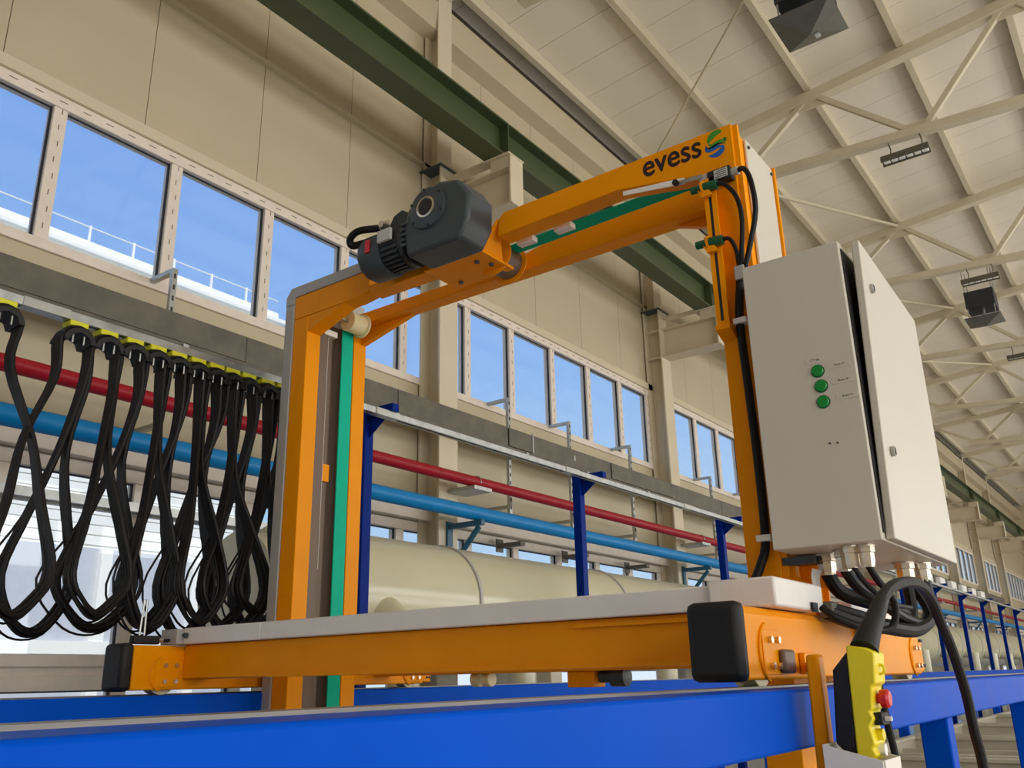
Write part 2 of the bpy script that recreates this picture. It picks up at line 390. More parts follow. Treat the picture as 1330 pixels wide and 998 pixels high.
MB().box(X0+.2, 46, 6.34, 6.47, TZ0-.06, TZ0-.004).build('bottom_channel', 'tray', t, bev=.004)
# strut brackets
SX = [3.99, 8.89, 10.34, 12.11, 15.14, 17.0, 18.9, 21.1, 23.2, 25.4, 27.6]
proto_s = None
for j, xs in enumerate(SX):
    if proto_s is None:
        t = thing('strut_bracket', 'x', 'bracket', (xs, 6.5, 1.9), 'perforated strut brackets')
        up = MB().box(xs-.025, xs+.025, 6.475, 6.515, 1.95, 3.46).build('upright', 'galv', t, smooth=False)
        for q in range(14): MB().box(xs-.009, xs+.009, 6.472, 6.476, 2.0+.105*q, 2.045+.105*q).build('slot', 'gasket', up, smooth=False)
        MB().box(xs-.025, xs+.025, 6.515, WY-.032, 3.42, 3.46).build('top_arm', 'galv', t, smooth=False)
        MB().box(xs-.025, xs+.025, 6.2, 6.47, 2.64, 2.685).build('tray_arm', 'galv', t, smooth=False)
        MB().box(xs-.025, xs+.025, 6.515, WY-.001, 2.02, 2.06).build('lower_arm', 'galv', t, smooth=False)
        t['label'] = 'perforated steel strut bracket above the festoon, left of the frame'; proto_s = t
    else: dup(proto_s, (xs-SX[0], 0, 0), 'perforated steel strut bracket holding the trunking, %s to the right of the frame' % ORD[j-1])
# pipes
def pipe(nm, lab, y, z, rad, m, cat='pipe'):
    t = thing(nm, lab, cat, (10, y, z))
    MB().cyl((X0+.1, y, z), (50, y, z), rad, n=20).build('pipe_run', m, t)
    return t
rpipe = pipe('red_pipe', 'long dark red pipe running along the window wall', 6.2, 2.141, .062, 'red_pipe')
bpipe = pipe('blue_pipe', 'long thick blue pipe running along the window wall below the red one', 6.1, 1.753, .078, 'blue_pipe')
for k in range(-1, 8):
    xx = COLX[k+1]
    b = MB().box(xx-.02, xx+.3, 6.1, 6.5, 2.03, 2.075).build('pipe_bracket', 'galv', rpipe, bev=.003)
    MB().tube([(xx+.14, 6.2-.07*math.cos(a), 2.141+.07*math.sin(a)) for a in [PI*q/8-.3 for q in range(10)]], .006, n=6, smooth=0).build('u_bolt', 'galv', b)
    b = MB().box(xx-.03, xx+.03, 6.0, 6.5, 1.615, 1.672).build('pipe_bracket', 'teal_steel', bpipe, bev=.003)
    MB().bar((xx, 6.06, 1.60), (xx, 6.46, 1.18), .045, .045).build('brace', 'teal_steel', b)
    MB().box(xx-.045, xx+.045, 6.47, 6.5, 1.12, 1.70).build('back_plate', 'teal_steel', b)
# small stub brackets under blue pipe
stub0 = None
for j, xx in enumerate((8.95, 10.45, 12.2)):
    if stub0 is None:
        stub0 = thing('stub_bracket', 'x', 'bracket', (xx, 6.6, 1.6), 'stub brackets below the blue pipe')
        MB().box(xx-.05, xx+.05, 6.35, 6.72, 1.55, 1.60).build('arm', 'tray', stub0, bev=.004)
        MB().box(xx-.07, xx+.07, 6.70, 6.72, 1.50, 1.66).build('foot', 'tray', stub0, bev=.004)
        stub0['label'] = 'small grey stub bracket below the blue pipe, first right of the frame'
    else: dup(stub0, (xx-8.95, 0, 0), 'small grey stub bracket below the blue pipe, %s right of the frame' % ORD[j])
# cable ladder across lower windows in the near bay
t = thing('cable_ladder', 'light perforated cable ladder crossing the lower windows behind the festoon', 'cable ladder', (3, 6.65, 1.34))
for y in (6.5, 6.68): MB().box(X0+.2, 7.4, y-.012, y+.012, 1.31, 1.38).build('side_rail', 'galv', t, smooth=False)
rg = MB().box(1.0, 1.04, 6.5, 6.68, 1.33, 1.35).build('rung', 'galv', t, smooth=False); copies(rg, [(.25*q, 0, 0) for q in range(1, 25)])

# big ventilation duct
DY, DZ, DR = 5.6, .655, .55
t = thing('ventilation_duct', 'large glossy cream ventilation duct along the window wall', 'duct', (20, DY, DZ-DR))
edges = [4.62, 6.45, 9.2, 12.9, 16, 19, 22, 25, 28, 31, 34, 37, 40, 44]
for a, b in zip(edges[:-1], edges[1:]):
    s_ = MB().lathe((a+.004, DY, DZ), (1, 0, 0), [(DR, 0), (DR, b-a-.008)], 40).build('duct_section', 'duct', t)
    MB().lathe((b-.02, DY, DZ), (1, 0, 0), [(DR+.004, 0), (DR+.016, .004), (DR+.016, .036), (DR+.004, .04)], 40).build('seam_band', 'grey_cover', s_)
    xm = {4.62: 5.28, 6.45: 6.85}.get(a, a+.5)
    br = MB().lathe((xm, DY-.35, DZ-.12), (0, -1, -.45), [(.19, 0), (.17, .18), (.13, .36), (.125, .40)], 24).build('branch', 'duct', s_)
    MB().cyl((xm, 4.90, DZ-.22), (xm, 4.90, -1.2), .125, n=24).build('drop_pipe', 'duct', s_)
MB().lathe((4.6, DY, DZ), (-1, 0, 0), [(DR, 0), (DR, .05), (DR*.82, .07), (DR*.8, .4)], 40).build('end_collar', 'duct', t)
# duct cradles
for j, xx in enumerate((4.9, 7.71, 13.71, 19.71, 25.71, 31.71)):
    c_ = MB().box(xx-.1, xx+.1, DY-.5, DY+.5, FLOOR, DZ-DR-.004).build('cradle', 'steel_cream', t, bev=.01)

# ================================================================== rails
def blue_rail(nm, lab, y0, y1, legs, ly0, ly1):
    t = thing(nm, lab, 'rail beam', (10, (y0+y1)/2, FLOOR))
    MB().box(X0+.3, 46, y0, y1, -.19, -.042).build('beam', 'blue', t, bev=.008)
    MB().box(X0+.3, 46, y1-.075, y1-.004, -.042, -.036).build('running_strip', 'rail_grey', t, smooth=False)
    lg = None
    for xx in legs:
        if lg is None:
            lg = MB().box(xx, xx+.11, ly0, ly1, FLOOR, -.19).build('leg', 'blue', t, bev=.008); x00 = xx
            ft = MB().box(xx-.06, xx+.17, ly0-.05, ly1+.05, FLOOR, FLOOR+.015).build('foot_plate', 'blue', lg)
        else:
            c = lg.copy(); C.objects.link(c); c.location = lg.location+Vector((xx-x00, 0, 0)); c2 = ft.copy(); C.objects.link(c2); c2.parent = c
    return t
blue_rail('rail_beam', 'bright blue rail beam in the foreground under the near truck', .86, 1.10, [4.30+2.4*q for q in range(-4, 17)], .885, 1.0)
blue_rail('rail_beam', 'blue rail beam on the window side under the far truck', 3.99, 4.25, [4.6+3.0*q for q in range(-3, 14)], 4.04, 4.20)

# plating tanks
tk = thing('plating_tank', 'cream plating tank sunk between the two blue rails', 'tank', (6.7, 2.55, FLOOR), 'plating tanks between the rails')
xa = 4.95; L = 3.3; TT = -1.0
tb = MB()
tb.box(xa, xa+L, 1.33, 1.39, FLOOR, TT).box(xa, xa+L, 3.68, 3.74, FLOOR, TT).box(xa, xa+.06, 1.39, 3.68, FLOOR, TT).box(xa+L-.06, xa+L, 1.39, 3.68, FLOOR, TT).box(xa+.06, xa+L-.06, 1.39, 3.68, FLOOR+.02, FLOOR+.5)
tb.build('shell', 'tank', tk, smooth=False)
for (a, b, c, d) in ((xa-.06, xa+.1, 1.30, 3.77), (xa+L-.1, xa+L+.06, 1.30, 3.77), (xa+.1, xa+L-.1, 1.30, 1.41), (xa+.1, xa+L-.1, 3.66, 3.77)):
    MB().box(a, b, c, d, TT, TT+.045).build('rim', 'tank', tk, bev=.006)
for q in range(1, 4): MB().box(xa+L*q/4-.04, xa+L*q/4+.04, 1.39, 3.68, TT-.16, TT-.08).build('cross_bar', 'tank', tk, bev=.004)
tk['label'] = 'cream plating tank between the rails, second beyond the portal'
for q in [-1]+list(range(1, 10)):
    dup(tk, (3.62*q, 0, 0), 'cream plating tank directly under the portal frame' if q < 0 else 'cream plating tank between the blue rails, %s beyond the portal' % ORD[q+1])

# ================================================================== blue festoon posts and rail
PX = [-1.7, 1.35, 4.55, 7.54, 11.03, 14.1, 17.2, 20.3, 23.4, 26.5, 29.6, 32.7, 35.8, 38.9, 42.0]
PY = 4.65
pp = None
for j, xx in enumerate(PX):
    if pp is None:
        t = thing('blue_post', 'x', 'post', (xx, PY, FLOOR), 'blue posts carrying the festoon rail')
        MB().box(xx-.045, xx+.045, PY-.045, PY+.045, FLOOR, 1.93).build('upright', 'blue_dark', t, bev=.006)
        MB().box(xx-.035, xx+.035, 4.34, PY-.045, 1.935-.06, 1.935).build('arm', 'blue_dark', t, bev=.004)
        MB().prism('x', [(PY-.046, 1.72), (PY-.046, 1.874), (PY-.25, 1.874)], xx-.004, xx+.004).build('gusset', 'blue_dark', t, smooth=False)
        t['label'] = 'blue steel post left of the photo edge carrying the festoon rail'; pp = t
    else:
        lab = {1: 'blue steel post carrying the festoon rail behind the black cable loops', 2: 'blue steel post just right of the far orange column', 3: 'blue steel post in front of the duct, midway across the portal opening', 4: 'blue steel post left of the near orange column'}.get(j, 'blue steel post carrying the festoon rail, %s right of the cabinet' % ORD[max(0, j-5)])
        dup(pp, (xx-PX[0], 0, 0), lab)
RY = 4.40
t = thing('festoon_rail', 'galvanised festoon rail carrying the yellow cable trolleys', 'cable rail', (10, RY, 1.83))
x = -3.0; j = 0
while x < 44:
    L = 1.85 if j else 5.05-.04
    pr = [(RY-.03, 1.83), (RY-.012, 1.83), (RY-.012, 1.838), (RY-.024, 1.838), (RY-.024, 1.872), (RY+.024, 1.872), (RY+.024, 1.838), (RY+.012, 1.838), (RY+.012, 1.83), (RY+.03, 1.83), (RY+.03, 1.874), (RY-.03, 1.874)]
    L = 2.5
    MB().prism('x', pr, x, x+L-.004).build('rail_length', 'galv', t, smooth=False)
    MB().prism('x', [(RY-.036, 1.828), (RY+.036, 1.828), (RY+.036, 1.8765), (RY-.036, 1.8765)], x+L-.12, x+L+.12).build('joint_sleeve', 'steel', t, smooth=False)
    x += L; j += 1
for xx in PX: MB().box(xx-.02, xx+.02, RY-.045, RY+.045, 1.8766, 1.90).build('hanger_clamp', 'galv', t, smooth=False)

TX = [1.803, 2.172, 2.34, 2.494, 2.636, 2.77, 2.899, 3.027, 3.144, 3.264, 3.407]
TX = [1.25]+TX+[3.53, 3.65]
tr0 = None
for j, xx in enumerate(TX):
    if tr0 is None:
        t = thing('festoon_trolley', 'x', 'cable trolley', (xx, RY, 1.72), 'festoon trolleys')
        MB().box(xx-.05, xx+.05, RY-.045, RY+.045, 1.795, 1.827).build('body', 'lime', t, bev=.006)
        MB().prism('y', [(xx+.085*math.cos(a), 1.705+.075*math.sin(a)) for a in [PI*q/12 for q in range(13)]]+[(xx-.06, 1.705), (xx-.045, 1.74), (xx, 1.758), (xx+.045, 1.74), (xx+.06, 1.705)], RY-.075, RY+.075).build('saddle', 'black_rubber', t)
        MB().cyl((xx-.02, RY, 1.775), (xx-.02, RY, 1.80), .02, n=10).build('stem', 'steel', t)
        for q in (-.03, .03): MB().cyl((xx+q, RY-.05, 1.70), (xx+q, RY-.05, 1.75), .006, n=8).build('bolt', 'steel', t)
        t['label'] = 'yellow festoon trolley beyond the left photo edge'; tr0 = t
    else: dup(tr0, (xx-TX[0], 0, 0), 'yellow festoon trolley with black cable saddle, %s from the left edge' % ORD[j-1])
for j in range(len(TX)-1):
    a, b = TX[j]+.07, TX[j+1]-.07
    mid = (TX[j]+TX[j+1])/2-.03+random.uniform(-.03, .03)
    yo = (-.16 if j % 2 else .12)+random.uniform(-.05, .05)
    zb = .27+random.uniform(-.015, .07)
    wd = random.uniform(.14, .23)
    sgn = -1 if j % 3 == 1 else 1
    t = thing('cable_loop', 'hanging loop of black cables, %s from the left edge' % ORD[j], 'cable loop', ((a+b)/2, RY, zb), 'hanging cable loops')
    nb = 6
    for q in range(nb):
        yy = -.046+.0185*q
        rr = .0112 if q < nb-1 else .006
        w2 = wd*(1+.05*random.uniform(-1, 1)) if q < nb-1 else wd*1.3
        zz = zb+.016*math.sin(q*2.1) if q < nb-1 else zb-.03
        P = [(TX[j], RY+yy, 1.792), (TX[j]+.05, RY+yy, 1.775), (TX[j]+.083, RY+yy, 1.71), (TX[j]+.075, RY+yy*.8, 1.5), (mid+.10*sgn*-.2, RY+yo*.4+yy*.6, 1.15), (mid-wd*.55*sgn, RY+yo*.8+yy*.8, .82),
             (mid-w2*sgn, RY+yo+yy, .52), (mid-w2*.55*sgn, RY+yo+yy, zz+.06), (mid, RY+yo+yy, zz), (mid+w2*.55*sgn, RY+yo+yy, zz+.06), (mid+w2*sgn, RY+yo+yy, .52),
             (mid+wd*.55*sgn, RY+yo*.8+yy*.8, .82), (mid+.10*sgn*.2, RY+yo*.4+yy*.6, 1.15), (TX[j+1]-.075, RY+yy*.8, 1.5), (TX[j+1]-.083, RY+yy, 1.71), (TX[j+1]-.05, RY+yy, 1.775), (TX[j+1], RY+yy, 1.792)]
        MB().tube(P, rr, n=6, smooth=4).build('cable', 'black_cable', t)

# ================================================================== portal crane: carriage
NY0, NY1 = 1.01, 1.15
t = thing('gantry_carriage', 'orange travelling carriage with two end trucks bridging the blue rails', 'carriage', (3.5, 2.6, -.04))
def truck(y0, y1, lab):
    tr = MB().prism('x', [(y0, -.018), (y1, -.018), (y1, .19), (y0+.02, .19), (y0, .165)], 2.5, 4.56).build('end_truck', 'orange', t, bev=.008)
    tr['label'] = lab
    bm_ = MB().box(2.435, 2.498, y0-.012, y1+.012, -.022, .198).build('bumper', 'black_rubber', tr, bev=.022)
    MB().prism('x', [(y0+.005, -.01), (y1-.005, -.01), (y1-.005, .15), (y0+.03, .15), (y0+.005, .12)], 4.56, 4.64).build('end_cap', 'orange', tr, bev=.008)
    for xx in (2.69, 4.47):
        MB().lathe((xx, (y0+y1)/2-.035, .045), (0, 1, 0), [(.03, 0), (.085, .002), (.085, .068), (.03, .07)], 28).build('wheel', 'cream_roller', tr)
        MB().tube([(xx-.015+.085*math.cos(a), y0-.003, .06+.085*math.sin(a)) for a in [PI*.6+PI*.8*q/10 for q in range(11)]], .005, n=6, smooth=0).build('wheel_seal', 'orange', tr)
        MB().box(xx-.07, xx+.06, y0-.004, y0, -.005, .125).build('bearing_plate', 'orange', tr, bev=.003)
        for (bx, bz) in ((-.02, .095), (.04, .095), (-.02, .02), (.04, .02)):
            MB().cyl((xx+bx, y0-.016, bz), (xx+bx, y0-.003, bz), .011, n=6).build('bolt', 'nickel', tr)
    for (bx, bz) in ((4.60, .02), (4.625, .02), (4.60, .13), (4.625, .13)): MB().cyl((bx, y0-.006, bz), (bx, y0+.006, bz), .007, n=6).build('bolt', 'slate', tr)
    return tr
trn = truck(NY0, NY1, 'near orange end truck with large black bumper'); trf = truck(4.055, 4.2, 'far orange end truck with black bumper')
xb = MB().box(2.77, 2.93, NY1+.002, 4.053, .03, .192).build('cross_beam', 'orange', t, bev=.006)
MB().box(2.76, 2.768, NY1+.06, 3.4, .03, .046).build('lower_lip', 'orange', xb, smooth=False)
MB().box(2.755, 2.768, 1.2, 1.75, .165, .178).build('upper_lip', 'orange', xb, smooth=False)
rb = MB().box(4.1, 4.26, NY1+.002, 4.053, .03, .192).build('rear_cross_beam', 'orange', t, bev=.006)
MB().box(4.12, 4.24, 2.5, 2.66, -.05, .03).build('drive_bracket', 'orange', rb, bev=.005)
MB().lathe((4.18, 2.33, .0), (0, 1, 0), [(.02, 0), (.05, .005), (.05, .09), (.03, .1), (.03, .16)], 24).build('drive_motor', 'slate', rb)
for yy in (3.2, 3.28): MB().cyl((4.18, yy, .0), (4.18, yy+.05, .0), .04, n=20).build('guide_roller', 'cream_roller', rb)
# covers
cv = MB().box(2.735, 2.95, 1.21, 3.43, .194, .272).build('cover_channel', 'cover', t, bev=.005)
MB().box(2.735, 2.95, 3.434, 4.02, .194, .272).build('cover_channel', 'cover', t, bev=.005)
MB().box(2.70, 2.95, 4.022, 4.16, .194, .268).build('cover_end', 'grey_cover', t, bev=.005)
MB().cyl((2.733, 3.99, .235), (2.722, 3.99, .235), .014, n=12).build('cable_hole', 'slate', cv)
MB().box(2.71, 3.165, .985, 1.205, .194, .284).build('cover_box', 'cover', t, bev=.008)
MB().box(3.55, 4.25, 1.0, 1.12, .194, .255).build('cover_box', 'cover', t, bev=.006)
MB().prism('x', [(1.005, .12), (.985, .12), (.985, .21), (1.08, .21), (1.08, .195), (1.005, .195)], 3.59, 3.66).build('clip_plate', 'brown_guide', t, smooth=False)
# guide lever and stop block in front of the near rail
gl_ = MB().prism('x', [(.795, .045), (.83, .045), (.838, -.42), (.795, -.42)], 2.45, 2.50).build('guide_lever', 'orange', t, bev=.008)
MB().bar((2.49, .825, .015), (2.98, .99, .015), .02, .03).build('lever_arm', 'orange', gl_)
MB().box(2.92, 3.05, .990, 1.008, -.005, .06).build('lever_mount', 'orange', t, bev=.003)
MB().box(2.735, 2.83, .985, 1.008, -.002, .068).build('stop_block', 'brown_guide', t, bev=.01)
# limit switch on far truck
t = thing('roller_limit_switch', 'small black limit switch with wire loop on the far truck', 'limit switch', (2.56, 4.1, .19))
MB().box(2.50, 2.64, 4.07, 4.11, .194, .235).build('body', 'black_rubber', t, bev=.005)
MB().tube([(2.53, 4.075, .235), (2.535, 4.07, .40), (2.55, 4.07, .405), (2.555, 4.075, .235)], .005, n=6, smooth=0).build('wire_loop', 'steel', t)
MB().tube([(2.64, 4.09, .215), (2.70, 4.085, .215), (2.73, 4.04, .235), (2.74, 4.0, .24)], .008, n=8).build('cable', 'black_cable', t)
MB().cyl((2.64, 4.09, .215), (2.665, 4.088, .215), .013, n=10).build('gland', 'steel', t)

# ================================================================== portal frame
PXa, PXb, PXc, PXd = 3.224, 3.329, 3.60, 3.704
t = thing('portal_frame', 'tall orange lifting portal frame straddling the rails', 'portal frame', (3.46, 2.57, -1.5))
PB = -1.5
# far column
fc = MB().box(PXa, PXb, 3.802, 3.922, PB, 2.058).build('column_flange', 'orange', t, bev=.004)
MB().box(PXc, PXd, 3.802, 3.922, PB, 2.103).build('column_flange', 'orange', t, bev=.004)
MB().box(PXb, PXc, 3.895, 3.922, PB, 2.10).build('column_web', 'brown_guide', t, smooth=False)
MB().box(PXb+.002, 3.405, 3.815, 3.894, PB, 2.02).build('guide_profile', 'brown_guide', fc, bev=.004)
MB().box(3.41, 3.455, 3.835, 3.894, PB, 2.0).build('guide_profile', 'brown_guide', fc, bev=.003)
MB().box(3.407, 3.411, 3.822, 3.832, .6, 1.98).build('wire', 'white', fc, smooth=False)
MB().box(3.412, 3.46, 3.822, 3.834, 1.10, 1.20).build('carriage_stop', 'orange', fc, smooth=False)
MB().box(3.36, 3.46, 3.80, 3.834, 1.985, 2.02).build('buffer', 'white', fc, smooth=False)
gcv = MB().box(PXa-.006, PXd+.006, 3.924, 4.0, PB, 2.16).build('outer_cover', 'grey_cover', t, bev=.006)
MB().prism('x', [(4.0, 2.161), (4.0, 2.22), (3.955, 2.272), (3.83, 2.272), (3.83, 2.205), (3.924, 2.205), (3.924, 2.161)], PXa-.006, PXd+.006).build('corner_cover', 'grey_cover', t, bev=.003)
MB().box(PXa-.006, PXb, 3.30, 3.828, 2.205, 2.272).build('top_cover', 'grey_cover', t, bev=.004)
MB().box(PXa+.02, PXb, 3.922, 3.924, PB, .03).build('strip', 'grey_cover', t)
# top beams
MB().prism('x', [(3.922, 2.06), (3.922, 2.204), (3.30, 2.204), (3.30, 2.075), (3.42, 2.06)], PXa, PXb).build('top_beam', 'orange', t, bev=.004)
MB().box(PXa, PXb, 2.865, 3.298, 2.06, 2.11).build('motor_seat', 'orange', t, bev=.004)
MB().prism('x', [(3.802, 1.96), (3.802, 2.058), (3.50, 2.058)], PXa+.004, PXb-.004).build('gusset', 'orange', t, smooth=False)
nb_ = MB().prism('x', [(2.40, 2.118), (2.39, 2.215), (2.36, 2.243), (1.14, 2.25), (1.14, 2.03), (1.26, 2.045), (1.70, 2.13)], PXa, PXb).build('top_beam', 'orange', t, bev=.004)
MB().quadbox([(3.19, 2.505, 2.062), (3.37, 2.485, 2.062), (3.224, 2.402, 2.215), (3.222, 2.402, 2.215), (3.19, 2.495, 2.062), (3.37, 2.475, 2.062), (3.226, 2.392, 2.215), (3.224, 2.392, 2.215)]).build('wedge_plate', 'orange', t, smooth=False)
MB().box(PXa-.04, 3.46, 2.47, 2.86, 2.045, 2.061).build('motor_plate', 'orange', t, bev=.003)
for (bx, by) in ((3.26, 2.56), (3.33, 2.52), (3.40, 2.78)): MB().cyl((bx, by, 2.034), (bx, by, 2.044), .014, n=6).build('bolt', 'slate', t)
MB().prism('x', [(3.922, 2.105), (3.922, 2.178), (2.62, 2.178), (2.3, 2.235), (1.14, 2.25), (1.14, 2.105)], PXc, PXd).build('top_beam', 'orange', t, bev=.004)
MB().prism('x', [(3.80, 2.0), (3.80, 2.103), (3.38, 2.103)], PXd-.04, PXd-.004).build('gusset', 'orange', t, smooth=False)
MB().prism('x', [(1.272, 1.98), (1.272, 2.103), (1.62, 2.103)], PXd-.04, PXd-.004).build('gusset', 'orange', t, smooth=False)
# near column
MB().box(PXa, PXb, 1.14, 1.27, PB, 2.028).build('column_flange', 'orange', t, bev=.004)
MB().box(PXc, PXd, 1.14, 1.27, PB, 2.103).build('column_flange', 'orange', t, bev=.004)
MB().box(PXb, PXc, 1.142, 1.165, PB, 2.24).build('column_web', 'orange', t, smooth=False)
wp = MB().box(3.355, 3.668, 1.128, 1.14, .5, 2.235).build('outer_panel', 'cabinet', t, bev=.003)
for (bx, bz) in ((3.375, 2.2), (3.65, 2.2), (3.375, 1.62), (3.65, 1.62)): MB().cyl((bx, 1.12, bz), (bx, 1.128, bz), .008, n=8).build('screw', 'slate', wp)
for x in (PXa+.012, PXd-.030): MB().box(x, x+.018, 1.118, 1.14, .2, 2.245).build('edge_strip', 'orange', t, smooth=False)
# slotted sensor strip on the near column
ss = MB().box(3.165, 3.222, 1.246, 1.252, 1.32, 1.99).box(3.165, 3.171, 1.252, 1.268, 1.32, 1.99).box(3.165, 3.171, 1.215, 1.2455, 1.32, 1.99).build('sensor_strip', 'orange', t, smooth=False)
MB().box(3.1645, 3.1655, 1.236, 1.248, 1.34, 1.97).build('slot', 'gasket', ss, smooth=False)
MB().prism('y', [(3.15, 1.30), (3.222, 1.27), (3.222, 1.32), (3.15, 1.32)], 1.21, 1.27).build('strip_foot', 'orange', ss, smooth=False)
# lower part seen below the near rail
# column foot on the cover
MB().prism('x', [(1.14, .286), (1.14, .40), (1.10, .40), (1.10, .33), (1.06, .286)], 3.26, 3.30).build('foot_gusset', 'orange', t, smooth=False)
MB().prism('x', [(1.135, .30), (1.135, .42), (1.06, .42), (1.06, .36), (1.02, .30)], 3.40, 3.45).build('cabinet_bracket', 'orange', t, smooth=False)
MB().box(3.23, 3.30, 1.02, 1.135, .37, .398).build('cabinet_bracket', 'slate', t, smooth=False)
# lettering on the beam end
def text_mesh(s, size, m, parent, name, org, xdir, ydir, ndir, bold=0, fit=None, fith=None, shear=0):
    cu = bpy.data.curves.new('lettering', 'FONT'); cu.body = s; cu.size = size; cu.extrude = .0; cu.shear = shear
    o = bpy.data.objects.new('lettering', cu); C.objects.link(o); bpy.context.view_layer.update()
    me = bpy.data.meshes.new_from_object(o.evaluated_get(bpy.context.evaluated_depsgraph_get()))
    bpy.data.objects.remove(o)
    xs = [v.co.x for v in me.vertices]; ys = [v.co.y for v in me.vertices]
    sx_ = fit/(max(xs)-min(xs)) if fit else 1; sy_ = fith/(max(ys)-min(ys)) if fith else sx_
    ox, oy = min(xs), min(ys)
    b = MB(); X, Y, N = Vector(xdir), Vector(ydir), Vector(ndir); org = Vector(org)
    nv = len(me.vertices)
    P = [org+X*(v.co.x-ox)*sx_+Y*(v.co.y-oy)*sy_ for v in me.vertices]
    for si, (a_, c_) in enumerate([(0, 0)] if not bold else [(0, 0), (bold, 0), (-bold, 0), (0, bold), (0, -bold)]):
        o_ = len(b.v)
        b.v += [tuple(q+X*a_+Y*c_+N*(.0012+.00008*si)) for q in P]; b.f += [tuple(i_+o_ for i_ in p_.vertices) for p_ in me.polygons]
    return b.build(name, m, parent, smooth=False)
text_mesh('evess', .1, 'ink', nb_, 'lettering', (PXa, 1.566, 2.142), (0, -1, .01), (0, 0, 1), (-1, 0, 0), bold=.0028, fit=.282, fith=.073, shear=0)
def swoosh(pts, wid, m, nm):           # a flat curved stroke on the beam face; pts (u to the right, v up) metres
    P = [Vector((q[0], q[1])) for q in pts]; Q = []
    for i in range(len(P)-1):
        a = P[max(0, i-1)]; b = P[i]; c = P[i+1]; d = P[min(len(P)-1, i+2)]
        for k in range(6):
            s = k/6; Q.append(.5*((2*b)+(c-a)*s+(2*a-5*b+4*c-d)*s*s+(3*b-a-3*c+d)*s*s*s))
    Q.append(P[-1]); b = MB(); n_ = len(Q)
    for i, q in enumerate(Q):
        tn = (Q[min(i+1, n_-1)]-Q[max(i-1, 0)]).normalized(); nn = Vector((-tn.y, tn.x)); h = wid(i/(n_-1))/2
        for s in (1, -1):
            z = q+nn*h*s; b.v.append((PXa-.0013, 1.264-z.x, 2.122+z.y))
    b.f = [(2*i, 2*i+1, 2*i+3, 2*i+2) for i in range(n_-1)]
    return b.build(nm, m, nb_, smooth=False)
bump_ = lambda w0, w1, e=.004: (lambda s: e+w0*math.sin(PI*s)**.8)
k_ = .096/100
def sc(L): return [(a*k_, b*k_*1.12) for a, b in L]
swoosh(sc([(82, 98), (60, 101), (36, 92), (20, 74), (18, 62)]), lambda s: .004+.026*math.sin(PI*min(1, s*1.0+.08))**.9, 'logo_green', 'logo_stroke')
swoosh(sc([(18, 60), (34, 50), (60, 54), (84, 56), (98, 66)]), lambda s: .004+.016*math.sin(PI*s), 'logo_green', 'logo_stroke')
swoosh(sc([(98, 64), (96, 48), (88, 36)]), lambda s: .014*(1-s)+.002, 'logo_green', 'logo_stroke')
swoosh(sc([(4, 58), (10, 44), (34, 42), (60, 48), (88, 42)]), lambda s: .003+.006*math.sin(PI*s), 'logo_navy', 'logo_stroke')
swoosh(sc([(2, 50), (8, 34), (34, 33), (62, 36), (80, 30)]), lambda s: .004+.016*math.sin(PI*s), 'logo_blue', 'logo_stroke')
swoosh(sc([(82, 36), (80, 18), (60, 4), (36, 2), (14, 8)]), lambda s: .004+.028*math.sin(PI*s)**1.1*(1-.3*s), 'logo_blue', 'logo_stroke')

# lifting belt, drum and rollers
t = thing('lifting_belt', 'green lifting belt running over the rollers inside the portal', 'belt', (3.54, 3.79, PB))
bv = MB().box(3.495, 3.583, 3.792, 3.80, PB, 2.08).build('vertical_run', 'belt', t, smooth=False)
MB().quadbox([(3.42, 2.50, 2.16), (3.51, 2.50, 2.16), (3.51, 1.36, 2.178), (3.42, 1.36, 2.178), (3.42, 2.50, 2.168), (3.51, 2.50, 2.168), (3.51, 1.36, 2.186), (3.42, 1.36, 2.186)]).build('horizontal_run', 'belt', t, smooth=False)
t = thing('belt_roller', 'cream belt roller at the top of the far column', 'roller', (3.54, 3.70, 2.0))
MB().lathe((3.47, 3.73, 2.085), (1, 0, 0), [(.02, 0), (.062, .004), (.062, .115), (.075, .117), (.075, .128), (.02, .13)], 28).build('drum', 'cream_roller', t)
MB().cyl((3.335, 3.73, 2.085), (3.472, 3.73, 2.085), .012, n=12).build('axle', 'steel', t)
t = thing('belt_drum', 'orange flanged belt drum under the gear motor', 'drum', (3.46, 2.5, 2.05))
MB().lathe((3.40, 2.55, 2.125), (1, 0, 0), [(.085, 0), (.085, .13)], 32).build('core', 'brown_guide', t)
for x in (3.392, 3.531): MB().lathe((x, 2.55, 2.125), (1, 0, 0), [(.105, 0), (.11, .002), (.11, .006), (.105, .008)], 40).build('flange', 'orange', t)
for j, yy in enumerate((2.33, 2.10)):
    c_ = MB().box(3.36, 3.41, yy-.05, yy+.05, 2.12, 2.15).build('tension_block', 'cover', None, bev=.004); tag(c_, ('white tension block beside the green belt nearest the motor', 'white tension block beside the green belt further from the motor')[j], 'block', 'belt tension blocks')

